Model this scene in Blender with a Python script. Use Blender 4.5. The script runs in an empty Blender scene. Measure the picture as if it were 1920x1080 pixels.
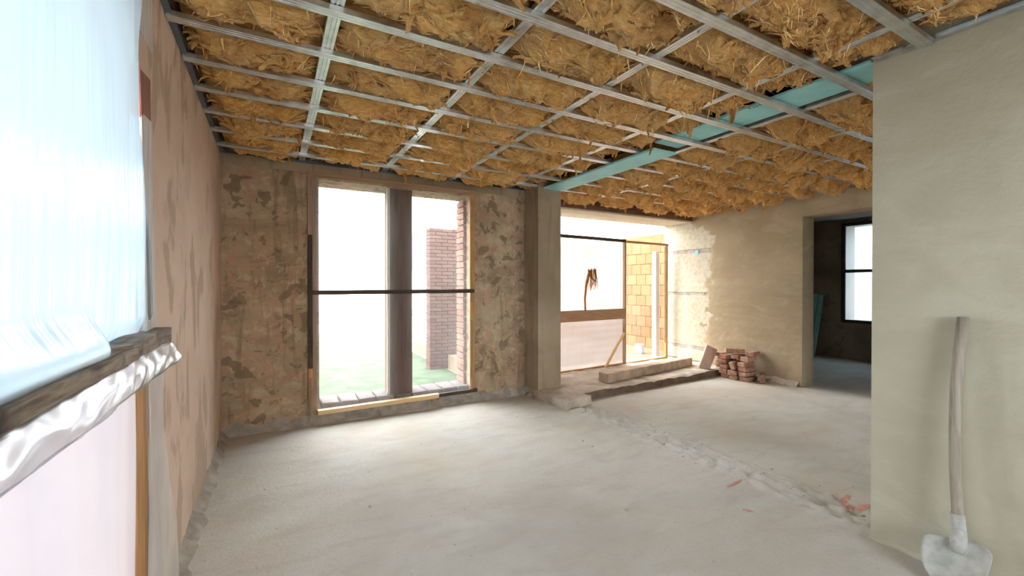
import bpy, bmesh, math, random
import numpy as np
from mathutils import Vector, Matrix

rnd = random.Random(7)
S = bpy.context.scene
COL = S.collection
PI = math.pi

# ------------------------------------------------------------------ camera
CAM_H = 1.45
YAW, PITCH, FPX = 0.509556, 0.0066842, 801.44
cam = bpy.data.cameras.new('camera'); cam_o = bpy.data.objects.new('camera', cam); COL.objects.link(cam_o)
cam.sensor_width = 36.0; cam.lens = FPX / 1920.0 * 36.0; cam.clip_start = 0.02; cam.clip_end = 300
cam_o.location = (0, 0, CAM_H)
cam_o.rotation_euler = (PI / 2 - PITCH, 0, -YAW)
S.camera = cam_o

# ------------------------------------------------------------------ world / light / exposure
W = bpy.data.worlds.new('sky'); S.world = W; W.use_nodes = True
nt = W.node_tree; nt.nodes.clear()
wo = nt.nodes.new('ShaderNodeOutputWorld'); bg = nt.nodes.new('ShaderNodeBackground')
tc = nt.nodes.new('ShaderNodeTexCoord'); nz = nt.nodes.new('ShaderNodeTexNoise')
nz.inputs['Scale'].default_value = 2.2; nz.inputs['Detail'].default_value = 5
rp = nt.nodes.new('ShaderNodeValToRGB')
rp.color_ramp.elements[0].position = 0.38; rp.color_ramp.elements[0].color = (0.76, 0.89, 1.0, 1)
rp.color_ramp.elements[1].position = 0.62; rp.color_ramp.elements[1].color = (1.0, 0.975, 0.935, 1)
nt.links.new(tc.outputs['Generated'], nz.inputs['Vector']); nt.links.new(nz.outputs['Fac'], rp.inputs['Fac'])
nt.links.new(rp.outputs['Color'], bg.inputs['Color']); nt.links.new(bg.outputs['Background'], wo.inputs['Surface'])
bg.inputs['Strength'].default_value = 1.0
W.cycles.sampling_method = 'MANUAL'; W.cycles.sample_map_resolution = 512

S.view_settings.view_transform = 'Standard'; S.view_settings.look = 'None'
S.view_settings.gamma = 1.0; S.view_settings.use_curve_mapping = False
S.view_settings.exposure = 4.35
S.cycles.use_denoising = True
S.cycles.max_bounces = 14; S.cycles.diffuse_bounces = 8; S.cycles.glossy_bounces = 4
S.cycles.transmission_bounces = 8; S.cycles.transparent_max_bounces = 24
S.cycles.caustics_reflective = False; S.cycles.caustics_refractive = False
S.cycles.sample_clamp_indirect = 6.0

def portal(loc, rot, sx, sy):
    l = bpy.data.lights.new('window_daylight', 'AREA'); l.shape = 'RECTANGLE'; l.size = sx; l.size_y = sy
    l.cycles.is_portal = True
    o = bpy.data.objects.new('window_daylight', l); COL.objects.link(o); o.location = loc; o.rotation_euler = rot
# daylight comes through the openings: sampling portals (they give off no light themselves)
portal((-0.86, 0.6, 1.4), (0, -PI / 2, 0), 2.5, 3.1)          # left window
portal((1.29, 5.34, 1.37), (-PI / 2, 0, 0), 1.8, 2.5)         # window in the far wall
portal((4.95, 5.80, 1.4), (-PI / 2, 0, 0), 3.3, 2.6)          # terrace door
portal((1.4, -3.05, 1.62), (PI / 2, 0, 0), 1.85, 1.6)           # unseen opening added behind the camera for fill light
portal((5.0, -3.05, 1.65), (PI / 2, 0, 0), 1.45, 1.55)           # second added opening, behind the partition, also for fill light
portal((10.35, 3.4, 1.65), (0, PI / 2, 0), 1.6, 1.5)          # window of the next room

# ------------------------------------------------------------------ numpy noise
_rs = np.random.RandomState(3)
_perm = np.concatenate([_rs.permutation(256)] * 3)
_grad = _rs.normal(size=(256, 3)); _grad /= np.linalg.norm(_grad, axis=1)[:, None]
def noise(x, y, z=0.0):
    x, y, z = np.broadcast_arrays(np.asarray(x, float), np.asarray(y, float), np.asarray(z, float))
    xi = np.floor(x).astype(int); yi = np.floor(y).astype(int); zi = np.floor(z).astype(int)
    xf, yf, zf = x - xi, y - yi, z - zi
    u, v, w = [t * t * t * (t * (t * 6 - 15) + 10) for t in (xf, yf, zf)]
    def g(i, j, k):
        h = _perm[_perm[_perm[(xi + i) & 255] + ((yi + j) & 255)] + ((zi + k) & 255)]
        q = _grad[h]
        return q[..., 0] * (xf - i) + q[..., 1] * (yf - j) + q[..., 2] * (zf - k)
    l = lambda a, b, t: a + (b - a) * t
    return 1.5 * l(l(l(g(0,0,0), g(1,0,0), u), l(g(0,1,0), g(1,1,0), u), v),
                   l(l(g(0,0,1), g(1,0,1), u), l(g(0,1,1), g(1,1,1), u), v), w)
def fbm(x, y, z=0.0, o=4):
    s = 0; a = 1.0; f = 1.0
    for i in range(o):
        s = s + a * noise(np.asarray(x) * f, np.asarray(y) * f, np.asarray(z) * f + i * 7.3); a *= 0.5; f *= 2.03
    return s
def sstep(a, b, x):
    t = np.clip((x - a) / (b - a), 0, 1); return t * t * (3 - 2 * t)

# ------------------------------------------------------------------ object helpers
def tag(o, label=None, cat=None, group=None, kind=None):
    if label: o['label'] = label
    if cat: o['category'] = cat
    if group: o['group'] = group
    if kind: o['kind'] = kind
    return o
def empty(name, loc=(0, 0, 0), label=None, cat=None, group=None, kind=None):
    o = bpy.data.objects.new(name, None); COL.objects.link(o); o.location = loc; o.empty_display_size = 0.1
    return tag(o, label, cat, group, kind)
def link(name, me, mat, parent=None, loc=(0, 0, 0), rot=(0, 0, 0), smooth=False):
    if mat and not me.materials: me.materials.append(mat)
    if smooth: me.polygons.foreach_set('use_smooth', [True] * len(me.polygons))
    o = bpy.data.objects.new(name, me); COL.objects.link(o)
    o.location = loc; o.rotation_euler = rot
    if parent:
        o.parent = parent
        pl = Vector(parent.location)
        if parent.parent: pl = pl + Vector(parent.parent.location)
        o.location = Vector(loc) - pl          # parents are never rotated: children are given in world space
    return o
def mesh(name, v, f):
    me = bpy.data.meshes.new(name); me.from_pydata([tuple(map(float, p)) for p in v], [], f); me.update(); return me

class MB:
    def __init__(s): s.v = []; s.f = []
    def add(s, v, f):
        b = len(s.v); s.v += [tuple(p) for p in v]; s.f += [tuple(i + b for i in q) for q in f]; return s
    def box(s, x0, x1, y0, y1, z0, z1):
        v = [(x, y, z) for x in (x0, x1) for y in (y0, y1) for z in (z0, z1)]
        return s.add(v, [(0,1,3,2), (4,6,7,5), (0,4,5,1), (2,3,7,6), (0,2,6,4), (1,5,7,3)])
    def build(s, name, mat, parent=None, smooth=False): return link(name, mesh(name, s.v, s.f), mat, parent, smooth=smooth)

def chamfer(dx, dy, dz, c, jit=0.0, r=rnd):
    """a box with cut edges and uneven corners, centred, 24 corners"""
    v = []; f = []; idx = {}
    for sx in (-1, 1):
        for sy in (-1, 1):
            for sz in (-1, 1):
                j = [r.uniform(-jit, jit) for _ in range(3)]
                for a in range(3):
                    p = [sx * dx / 2 + j[0], sy * dy / 2 + j[1], sz * dz / 2 + j[2]]
                    for b in range(3):
                        if b != a: p[b] -= (sx, sy, sz)[b] * c * r.uniform(.6, 1.4)
                    idx[(sx, sy, sz, a)] = len(v); v.append(p)
    def q(*k): f.append([idx[i] for i in k])
    for a in range(3):
        b, c2 = (a + 1) % 3, (a + 2) % 3
        for s in (-1, 1):
            k = []
            for (p, t) in ((-1,-1), (1,-1), (1,1), (-1,1)):
                w = [0, 0, 0]; w[a] = s; w[b] = p; w[c2] = t; k.append(tuple(w) + (a,))
            f.append([idx[i] for i in (k if s > 0 else k[::-1])])
    for a in range(3):
        b, c2 = (a + 1) % 3, (a + 2) % 3
        for s in (-1, 1):
            for t in (-1, 1):
                k = []
                for e in (-1, 1):
                    w = [0, 0, 0]; w[a] = e; w[b] = s; w[c2] = t; k.append(tuple(w))
                f.append([idx[k[0] + (b,)], idx[k[1] + (b,)], idx[k[1] + (c2,)], idx[k[0] + (c2,)]])
    for sx in (-1, 1):
        for sy in (-1, 1):
            for sz in (-1, 1): f.append([idx[(sx, sy, sz, a)] for a in range(3)])
    return v, f
def fixn(me):
    bm = bmesh.new(); bm.from_mesh(me); bmesh.ops.recalc_face_normals(bm, faces=bm.faces); bm.to_mesh(me); bm.free(); return me
def cbox_mesh(name, dx, dy, dz, c=.004, jit=0.0):
    v, f = chamfer(dx, dy, dz, c, jit); return fixn(mesh(name, v, f))
def timber(name, p0, p1, w, t, mat, parent=None, up=(0, 0, 1), n=14, wob=.002, c=.003, seed=0, ends=0.0):
    """a sawn length of wood from p0 to p1; w along 'side', t along 'up'"""
    r = random.Random(seed + 11)
    p0, p1 = Vector(p0), Vector(p1); d = (p1 - p0); L = d.length; d.normalize()
    up = Vector(up); side = d.cross(up).normalized(); up = side.cross(d).normalized()
    v = []; f = []
    o1, o2 = r.uniform(0, 99), r.uniform(0, 99)
    for i in range(n + 1):
        s = i / n; c0 = p0 + d * (L * s)
        a, b = w / 2, t / 2
        ring = [(-a + c, -b), (a - c, -b), (a, -b + c), (a, b - c), (a - c, b), (-a + c, b), (-a, b - c), (-a, -b + c)]
        for k, (x, y) in enumerate(ring):
            x += wob * float(noise(s * L * 5, k * .7, o1)); y += wob * float(noise(s * L * 5, k * .7, o2))
            e = d * (r.uniform(-ends, ends) if i in (0, n) else 0)
            v.append(c0 + side * x + up * y + e)
    for i in range(n):
        for k in range(8):
            a, b = i * 8 + k, i * 8 + (k + 1) % 8
            f.append((a, b, b + 8, a + 8))
    f.append(tuple(range(7, -1, -1))); f.append(tuple(n * 8 + k for k in range(8)))
    return link(name, fixn(mesh(name, v, f)), mat, parent)
def tube(pts, rad, n=10, cap=True):
    v = []; f = []; P = [Vector(p) for p in pts]
    for i, p in enumerate(P):
        d = (P[min(i + 1, len(P) - 1)] - P[max(i - 1, 0)]).normalized()
        a = d.orthogonal() if abs(d.z) < .9 else Vector((1, 0, 0)); a = (a - d * a.dot(d)).normalized(); b = d.cross(a)
        r = rad[i] if hasattr(rad, '__len__') else rad
        for k in range(n):
            t = 2 * PI * k / n; v.append(p + (a * math.cos(t) + b * math.sin(t)) * r)
    for i in range(len(P) - 1):
        for k in range(n):
            a, b = i * n + k, i * n + (k + 1) % n; f.append((a, b, b + n, a + n))
    if cap: f.append(tuple(range(n - 1, -1, -1))); f.append(tuple((len(P) - 1) * n + k for k in range(n)))
    return v, f
def grid_mesh(name, X, Y, Z):
    ny, nx = X.shape
    me = bpy.data.meshes.new(name)
    co = np.stack([X, Y, Z], -1).reshape(-1, 3)
    i = np.arange(ny * nx).reshape(ny, nx)
    q = np.stack([i[:-1, :-1], i[:-1, 1:], i[1:, 1:], i[1:, :-1]], -1).reshape(-1, 4)
    me.vertices.add(len(co)); me.vertices.foreach_set('co', co.ravel())
    me.loops.add(q.size); me.loops.foreach_set('vertex_index', q.ravel())
    me.polygons.add(len(q)); me.polygons.foreach_set('loop_start', np.arange(len(q)) * 4)
    me.polygons.foreach_set('loop_total', np.full(len(q), 4))
    me.polygons.foreach_set('use_smooth', np.ones(len(q), bool))
    me.update(calc_edges=True); return me

# ------------------------------------------------------------------ materials
class MT:
    """small node builder"""
    def __init__(s, name, rough=.9, metal=0.0, spec=.3):
        s.m = bpy.data.materials.new(name); s.m.use_nodes = True; s.t = s.m.node_tree; s.N = s.t.nodes; s.L = s.t.links
        s.b = s.N['Principled BSDF']; s.b.inputs['Roughness'].default_value = rough
        s.b.inputs['Metallic'].default_value = metal; s.b.inputs['Specular IOR Level'].default_value = spec
        c = s.N.new('ShaderNodeTexCoord'); s.co = c.outputs['Object']; s.geo = s.N.new('ShaderNodeNewGeometry')
    def mapped(s, scale=(1, 1, 1), loc=(0, 0, 0), rot=(0, 0, 0), world=False):
        n = s.N.new('ShaderNodeMapping'); n.inputs['Scale'].default_value = scale; n.inputs['Location'].default_value = loc
        n.inputs['Rotation'].default_value = rot
        s.L.new(s.geo.outputs['Position'] if world else s.co, n.inputs['Vector']); return n.outputs['Vector']
    def noise(s, vec, scale, detail=4, rough=.55, dist=0.0):
        n = s.N.new('ShaderNodeTexNoise'); n.inputs['Scale'].default_value = scale; n.inputs['Detail'].default_value = detail
        n.inputs['Roughness'].default_value = rough; n.inputs['Distortion'].default_value = dist
        s.L.new(vec, n.inputs['Vector']); return n.outputs['Fac']
    def ramp(s, fac, stops, interp='LINEAR'):
        n = s.N.new('ShaderNodeValToRGB'); n.color_ramp.interpolation = interp; e = n.color_ramp.elements
        while len(e) < len(stops): e.new(.5)
        for k, (p, c) in enumerate(stops):
            e[k].position = p; e[k].color = (c, c, c, 1) if not hasattr(c, '__len__') else tuple(c) + (1,)
        s.L.new(fac, n.inputs['Fac']); return n.outputs['Color']
    def mix(s, fac, a, b, mode='MIX'):
        n = s.N.new('ShaderNodeMix'); n.data_type = 'RGBA'; n.blend_type = mode
        for k, x in ((0, fac), (6, a), (7, b)):
            if hasattr(x, 'is_linked') or isinstance(x, bpy.types.NodeSocket): s.L.new(x, n.inputs[k])
            elif k == 0: n.inputs[k].default_value = x
            else: n.inputs[k].default_value = tuple(x) + (1,)
        return n.outputs[2]
    def math(s, op, a, b=0.0):
        n = s.N.new('ShaderNodeMath'); n.operation = op
        for k, x in ((0, a), (1, b)):
            if isinstance(x, bpy.types.NodeSocket): s.L.new(x, n.inputs[k])
            else: n.inputs[k].default_value = x
        return n.outputs[0]
    def color(s, c):
        if isinstance(c, bpy.types.NodeSocket): s.L.new(c, s.b.inputs['Base Color'])
        else: s.b.inputs['Base Color'].default_value = tuple(c) + (1,)
    def bump(s, h, strength=.4, dist=.01):
        n = s.N.new('ShaderNodeBump'); n.inputs['Strength'].default_value = strength; n.inputs['Distance'].default_value = dist
        s.L.new(h, n.inputs['Height']); s.L.new(n.outputs['Normal'], s.b.inputs['Normal'])
    def rnd(s):
        n = s.N.new('ShaderNodeObjectInfo'); return n.outputs['Random']

def mat_plain(name, c, rough=.8, metal=0.0, var=.12, sc=14, bump=.2, spec=.3):
    m = MT(name, rough, metal, spec); v = m.mapped(world=True)
    n = m.noise(v, sc, 5)
    m.color(m.ramp(n, [(.3, [x * (1 - var) for x in c]), (.7, [min(1, x * (1 + var)) for x in c])]))
    if bump: m.bump(m.noise(v, sc * 4, 4), bump, .006)
    return m.m

def mat_wood(name, c1, c2, axis=0, sc=1.0, rough=.75, bump=.4, stain=None):
    m = MT(name, rough); s = [14 * sc] * 3; s[axis] = 1.2 * sc
    v = m.mapped(s, world=True)
    n = m.noise(v, 3.0, 6, .6, .6)
    col = m.ramp(n, [(.3, c1), (.5, [(a + b) / 2 for a, b in zip(c1, c2)]), (.72, c2)])
    if stain: col = m.mix(m.ramp(m.noise(m.mapped(world=True), 5, 4), [(.5, 0), (.66, 1)]), col, stain)
    m.color(col)
    m.bump(n, bump, .006); return m.m

def mat_wall(name, base, dark, light, streak_axis, streaks=.5, patch_sc=2.2, fine=.35, stain=(.12, .1, .08), wet=.15, warm=None, patch=.75, sweep=.15, fine_st=1.0, st0=.55, st1=.66, sc=(9, 9, .8)):
    m = MT(name, .92, 0, .15); v = m.mapped(world=True)
    big = m.noise(v, patch_sc * .45, 5, .55, .4)
    col = m.ramp(big, [(.32, dark), (.48, base), (.7, light)])
    if warm:   # worn paint in another tone, hard-edged flakes
        p = m.noise(v, patch_sc * 1.6, 6, .62, .8)
        col = m.mix(m.ramp(p, [(.50, 0), (.53, .8)]), col, warm)
        p3 = m.noise(m.mapped(loc=(8, 1, 2), world=True), patch_sc * 3.6, 6, .66, .6)
        col = m.mix(m.ramp(p3, [(.55, 0), (.575, .7)]), col, light)
        col = m.mix(m.ramp(p3, [(.36, .7), (.39, 0)]), col, dark)
    p2 = m.noise(m.mapped(loc=(5, 3, 9), world=True), patch_sc * 2.2, 4, .5, .5)
    col = m.mix(m.ramp(p2, [(.585, 0), (.605 if patch > .4 else .68, patch)]), col, dark)
    st = m.noise(m.mapped([k * fine_st for k in sc], world=True), 1.0, 5, .55, .5)
    col = m.mix(m.math('MULTIPLY', m.ramp(st, [(st0, 0), (st1, 1)]), streaks), col, dark)
    col = m.mix(m.math('MULTIPLY', m.ramp(m.noise(v, 1.1, 6, .65), [(.58, 0), (.78, 1)]), wet), col, stain)
    tr = m.noise(m.mapped((1.0, 1.0, 2.2), rot=(.45, .2, 0), world=True), 1.7, 7, .62, 1.2)       # trowel sweeps
    col = m.mix(m.math('MULTIPLY', m.ramp(tr, [(.47, 0), (.62, 1)]), sweep), col, dark)
    col = m.mix(m.math('MULTIPLY', m.ramp(tr, [(.32, 1), (.45, 0)]), sweep), col, light)
    f = m.noise(v, 60, 4)
    col = m.mix(m.math('MULTIPLY', f, fine * .5), col, dark)
    m.color(col)
    h = m.math('ADD', m.math('MULTIPLY', m.noise(v, 9, 6, .6), 1.2), m.math('MULTIPLY', p2, 1.0))
    m.bump(h, .55, .012); return m.m

def mat_sheet(name, tint, trans, diff, haze_sc=6, gloss=.12, tlc=None, rg=.22, dfc=(.82, .84, .86)):
    """builders' polythene: part clear, part milky"""
    m = bpy.data.materials.new(name); m.use_nodes = True; t = m.node_tree; N = t.nodes; L = t.links; N.clear()
    out = N.new('ShaderNodeOutputMaterial')
    tr = N.new('ShaderNodeBsdfTransparent'); tr.inputs['Color'].default_value = tuple(tint) + (1,)
    tl = N.new('ShaderNodeBsdfTranslucent'); tl.inputs['Color'].default_value = tuple(tlc or tint) + (1,)
    df = N.new('ShaderNodeBsdfDiffuse'); df.inputs['Color'].default_value = tuple(dfc) + (1,)
    gl = N.new('ShaderNodeBsdfGlossy'); gl.inputs['Roughness'].default_value = rg; gl.inputs['Color'].default_value = (.9, .93, .95, 1)
    g = N.new('ShaderNodeNewGeometry'); mp = N.new('ShaderNodeMapping'); mp.inputs['Scale'].default_value = (1, 1, .35)
    nz = N.new('ShaderNodeTexNoise'); nz.inputs['Scale'].default_value = haze_sc; nz.inputs['Detail'].default_value = 6
    L.new(g.outputs['Position'], mp.inputs['Vector']); L.new(mp.outputs['Vector'], nz.inputs['Vector'])
    mr = N.new('ShaderNodeMapRange'); mr.inputs['From Min'].default_value = .3; mr.inputs['From Max'].default_value = .7
    mr.inputs['To Min'].default_value = max(0, 1 - trans - .1); mr.inputs['To Max'].default_value = min(1, 1 - trans + .1)
    L.new(nz.outputs['Fac'], mr.inputs['Value'])
    m1 = N.new('ShaderNodeMixShader'); m1.inputs[0].default_value = diff; L.new(tl.outputs[0], m1.inputs[1]); L.new(df.outputs[0], m1.inputs[2])
    m2 = N.new('ShaderNodeMixShader'); L.new(mr.outputs[0], m2.inputs[0]); L.new(tr.outputs[0], m2.inputs[1]); L.new(m1.outputs[0], m2.inputs[2])
    fr = N.new('ShaderNodeFresnel'); fr.inputs['IOR'].default_value = 1.35
    mu = N.new('ShaderNodeMath'); mu.operation = 'MULTIPLY'; mu.inputs[1].default_value = gloss * 4; mu.use_clamp = True; L.new(fr.outputs[0], mu.inputs[0])
    m3 = N.new('ShaderNodeMixShader'); L.new(mu.outputs[0], m3.inputs[0]); L.new(m2.outputs[0], m3.inputs[1]); L.new(gl.outputs[0], m3.inputs[2])
    L.new(m3.outputs[0], out.inputs['Surface']); return m

def mat_wool():
    m = MT('mineral_wool', .95, 0, .05); v = m.mapped((3, 9, 9), world=True)
    n = m.noise(v, 3.5, 7, .65, 1.4)
    col = m.ramp(n, [(.24, (.36, .12, .018)), (.38, (.78, .33, .055)), (.52, (.95, .52, .13)), (.70, (.98, .74, .34))])
    col = m.mix(m.ramp(m.noise(m.mapped(world=True), 2.2, 4), [(.45, 0), (.7, .45)]), col, (.84, .55, .24))
    col = m.mix(m.ramp(m.noise(m.mapped(loc=(4, 4, 4), world=True), 3.1, 5), [(.6, 0), (.75, .55)]), col, (.30, .12, .035))
    f = m.noise(m.mapped((10, 34, 34), world=True), 5, 6, .7, 1.2)
    col = m.mix(m.ramp(f, [(.36, .5), (.5, 0)]), col, (.52, .19, .03)); col = m.mix(m.ramp(f, [(.54, 0), (.70, .45)]), col, (.98, .76, .38))
    m.color(col)
    m.bump(m.math('ADD', f, m.noise(v, 9, 6, .7, 2.0)), .9, .012)
    m.b.inputs['Sheen Weight'].default_value = .25
    return m.m
def mat_fibre():
    m = MT('wool_fibre', .9, 0, .05); v = m.mapped(world=True)
    m.color(m.ramp(m.noise(v, 14, 3), [(.3, (.70, .36, .10)), (.5, (.90, .60, .26)), (.7, (.96, .78, .48))]))
    return m.m
def mat_metal():
    m = MT('galvanised_steel', .34, .92, .5); v = m.mapped((2, 2, 2), world=True)
    n = m.noise(v, 9, 6, .6)
    m.color(m.ramp(n, [(.3, (.52, .55, .55)), (.7, (.78, .80, .79))]))
    m.L.new(m.ramp(n, [(.3, .28), (.7, .46)]), m.b.inputs['Roughness']); return m.m
def mat_floor():
    m = MT('concrete_floor', .88, 0, .25); v = m.mapped(world=True)
    a = m.noise(v, .7, 6, .6, .3); b = m.noise(m.mapped((1, 3, 1), rot=(0, 0, .3), world=True), 2.4, 6, .6, .5)
    col = m.ramp(a, [(.3, (.47, .44, .385)), (.5, (.58, .56, .505)), (.7, (.66, .645, .595))])
    col = m.mix(m.ramp(b, [(.5, 0), (.72, .5)]), col, (.43, .395, .335))
    col = m.mix(m.ramp(m.noise(v, 1.3, 5, .6), [(.55, 0), (.75, .45)]), col, (.70, .69, .65))
    col = m.mix(m.ramp(m.noise(m.mapped(loc=(2, 7, 0), world=True), .9, 4), [(.5, 0), (.72, .55)]), col, (.55, .45, .36))   # brick dust
    col = m.mix(m.ramp(m.noise(v, 45, 3), [(.66, 0), (.72, .6)]), col, (.26, .24, .21))
    m.color(col)
    m.bump(m.math('ADD', m.noise(v, 30, 8, .72), m.math('MULTIPLY', b, .8)), .9, .012); return m.m
def mat_brick(name, lo, mid, hi, dust=(.62, .52, .44), dustw=.4):
    m = MT(name, .9, 0, .15); v = m.mapped(world=True)
    col = m.ramp(m.rnd(), [(0, lo), (.5, mid), (1, hi)])
    col = m.mix(m.math('MULTIPLY', m.ramp(m.noise(v, 16, 5), [(.42, 0), (.65, 1)]), dustw), col, dust)
    m.color(col); m.bump(m.noise(v, 60, 5, .65), .7, .006); return m.m

M = {}
M['floor'] = mat_floor()
M['wall_back'] = mat_wall('old_plaster_pink', (.36, .255, .165), (.175, .125, .075), (.50, .39, .265), 2, .55, 2.8, warm=(.45, .28, .185), wet=.5, sweep=.3, fine_st=1.3)
M['wall_left'] = mat_wall('old_plaster_rose', (.60, .445, .345), (.42, .31, .23), (.68, .52, .415), 2, .85, 1.2, wet=.06, patch=.35, fine_st=1.0, st0=.52, st1=.57, sc=(3.6, 3.6, 1.7))
M['wall_right'] = mat_wall('smooth_plaster', (.40, .32, .215), (.28, .215, .135), (.51, .435, .315), 2, .2, .9, wet=.25, patch=.35, sweep=.30)
M['wall_part'] = mat_wall('smooth_plaster_pale', (.53, .495, .385), (.42, .385, .28), (.66, .635, .53), 2, .1, .8, wet=.10, patch=.3, sweep=.28)
M['column'] = mat_wall('column_plaster', (.33, .255, .17), (.21, .16, .10), (.43, .35, .245), 2, .6, 1.2, wet=.35, patch=.35)
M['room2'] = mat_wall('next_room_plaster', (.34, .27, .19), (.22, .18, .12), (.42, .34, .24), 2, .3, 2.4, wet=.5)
M['ceiling'] = mat_plain('slab_soffit', (.22, .19, .16), .95)
M['mortar'] = mat_plain('mortar', (.33, .29, .245), .95, var=.3, sc=9, bump=.9)
M['stone'] = mat_plain('dusty_stone', (.47, .36, .265), .92, var=.28, sc=7, bump=.9)
M['dark_edge'] = mat_plain('dark_broken_edge', (.17, .115, .08), .95, var=.3, sc=9, bump=.9)
M['slab'] = mat_plain('dusty_slab', (.47, .40, .33), .92, var=.28, sc=5, bump=.9)
M['steel'] = mat_metal()
M['dark_steel'] = mat_plain('blued_track', (.16, .19, .24), .45, .8, sc=6, bump=.05)
M['wool'] = mat_wool(); M['fibre'] = mat_fibre()
M['xps'] = mat_plain('turquoise_board', (.30, .62, .63), .65, var=.10, sc=5, bump=.15)
M['print'] = mat_plain('dark_print', (.03, .12, .13), .7, var=.05, bump=0)
M['pine_x'] = mat_wood('pale_pine_lengthwise', (.62, .40, .20), (.78, .57, .34), 0)
M['pine_z'] = mat_wood('orange_pine_upright', (.34, .165, .055), (.52, .285, .11), 2)
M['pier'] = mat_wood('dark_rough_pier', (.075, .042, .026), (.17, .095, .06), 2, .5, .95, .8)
M['brown_z'] = mat_wood('brown_wood_upright', (.30, .18, .11), (.44, .29, .19), 2)
M['brown_x'] = mat_wood('brown_wood_level', (.30, .17, .09), (.46, .28, .16), 0)
M['dark_x'] = mat_wood('dark_batten_level', (.035, .025, .02), (.10, .07, .05), 0)
M['dark_z'] = mat_wood('dark_batten_upright', (.03, .022, .018), (.085, .06, .045), 2)
M['old_y'] = mat_wood('weathered_beam', (.13, .095, .07), (.42, .34, .26), 1, 1.4, .85, .9, stain=(.05, .035, .028))
M['grey_z'] = mat_wood('weathered_board', (.44, .41, .39), (.66, .62, .59), 2, 1.0, .85, .6)
M['red_z'] = mat_wood('red_flaked_paint', (.20, .075, .055), (.36, .16, .12), 2, 1.5, .85, .8)
M['sheet_left'] = mat_sheet('polythene_left', (.34, .48, .56), .12, .25, 1.6, .10, (.090, .120, .142))
M['sheet_low'] = mat_sheet('polythene_low', (.4, .4, .44), .06, .3, 3.0, .06, (.088, .082, .093))
M['flap'] = mat_sheet('polythene_flap', (.92, .92, .92), .62, .4, 7.0, .045, (.16, .16, .16), .24, (.42, .41, .39))
M['edge'] = mat_sheet('polythene_edge', (.95, .95, .95), .5, .75, 7.0, .05, (.3, .3, .3), .24, (.88, .87, .85))
M['sheet_back'] = mat_sheet('polythene_back', (.97, .98, .98), .84, .2, 2.0, .03, (.27, .27, .265))
M['sheet_door'] = mat_sheet('polythene_door', (.9, .82, .76), .20, .25, 2.5, .05, (.235, .20, .178))
M['sheet_door2'] = mat_sheet('polythene_door_dusty', (.6, .52, .48), .14, .3, 4.0, .05, (.118, .096, .086))
M['sheet_clear'] = mat_sheet('polythene_clear', (1, .98, .95), .88, .2, 2.0, .02, (.14, .13, .12))
M['sheet_r2'] = mat_sheet('polythene_next_room', (.5, .6, .7), .16, .3, 2.5, .03, (.10, .12, .135))
M['brick'] = mat_brick('old_brick', (.26, .115, .07), (.36, .18, .115), (.42, .25, .175))
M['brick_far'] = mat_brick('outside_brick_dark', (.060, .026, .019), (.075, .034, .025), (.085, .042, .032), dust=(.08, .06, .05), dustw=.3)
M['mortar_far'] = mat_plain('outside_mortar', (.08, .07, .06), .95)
M['brick_sill'] = mat_brick('sill_brick', (.13, .10, .095), (.16, .13, .125), (.19, .155, .145), dust=(.22, .2, .19))
M['brick_out'] = mat_brick('outside_brick', (.20, .085, .055), (.25, .11, .07), (.28, .145, .10), dust=(.35, .28, .23), dustw=.3)
M['block'] = mat_brick('clay_block', (.16, .070, .028), (.20, .092, .038), (.22, .115, .052), dust=(.23, .14, .08), dustw=.35)
M['aac'] = mat_brick('white_block', (.44, .39, .30), (.46, .41, .32), (.48, .43, .34), dust=(.33, .27, .195), dustw=.6)
M['tile'] = mat_plain('pink_tile', (.60, .44, .35), .9, var=.15, sc=8, bump=.5)
M['lintel'] = mat_wood('lintel_wood', (.10, .055, .035), (.21, .125, .085), 0, .8)
M['pale'] = mat_plain('lintel_soffit', (.56, .50, .40), .9)
M['grass'] = mat_plain('lawn', (.034, .050, .024), 1.0, var=.4, sc=3, bump=.5)
M['gravel'] = mat_plain('bounce_gravel', (.42, .40, .37), 1.0, var=.2, sc=8, bump=.3)  # pale tone chosen for neutral, brighter bounce into the room
M['terrace'] = mat_plain('wet_terrace', (.16, .11, .07), .55, var=.25, sc=3, bump=.2)
M['white'] = mat_plain('white_render', (.6, .6, .6), .9, var=.04, bump=0)
M['roof'] = mat_plain('blue_grey_roof', (.11, .125, .17), .8, var=.1)
M['ash'] = mat_wood('shovel_shaft', (.25, .215, .17), (.43, .38, .31), 2, 1.2, .8, .4)
M['pan'] = mat_plain('mortar_caked_steel', (.44, .435, .40), .62, .15, var=.25, sc=14, bump=.6)
M['foam'] = mat_plain('splashed_mortar', (.46, .455, .43), .8, var=.2, sc=40, bump=.6)
M['spray'] = mat_plain('red_marking_paint', (.60, .27, .22), .9, var=.2, sc=30, bump=0)
M['cyan'] = mat_plain('blue_plug', (.30, .58, .66), .8, var=.1, bump=0)
M['straw'] = mat_plain('brown_bristles', (.34, .14, .035), .9, var=.3, sc=40, bump=0)
M['crumb'] = mat_plain('crumbs', (.50, .465, .41), .95, var=.3, sc=20, bump=0)

# ------------------------------------------------------------------ dimensions
XL, XR, YB, H = -.435, 6.544, 4.909, 2.72
XP0, XP1, YP = 3.0, 3.34, 1.134          # partition on the right
YN = -2.6                                # wall behind the camera
TOP = 3.02

# ------------------------------------------------------------------ structure
def struct(name, mb, mat, label=None, parent=None, smooth=False):
    o = mb.build(name, mat, parent, smooth); o['kind'] = 'structure'
    if label: o['label'] = label
    return o

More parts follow.
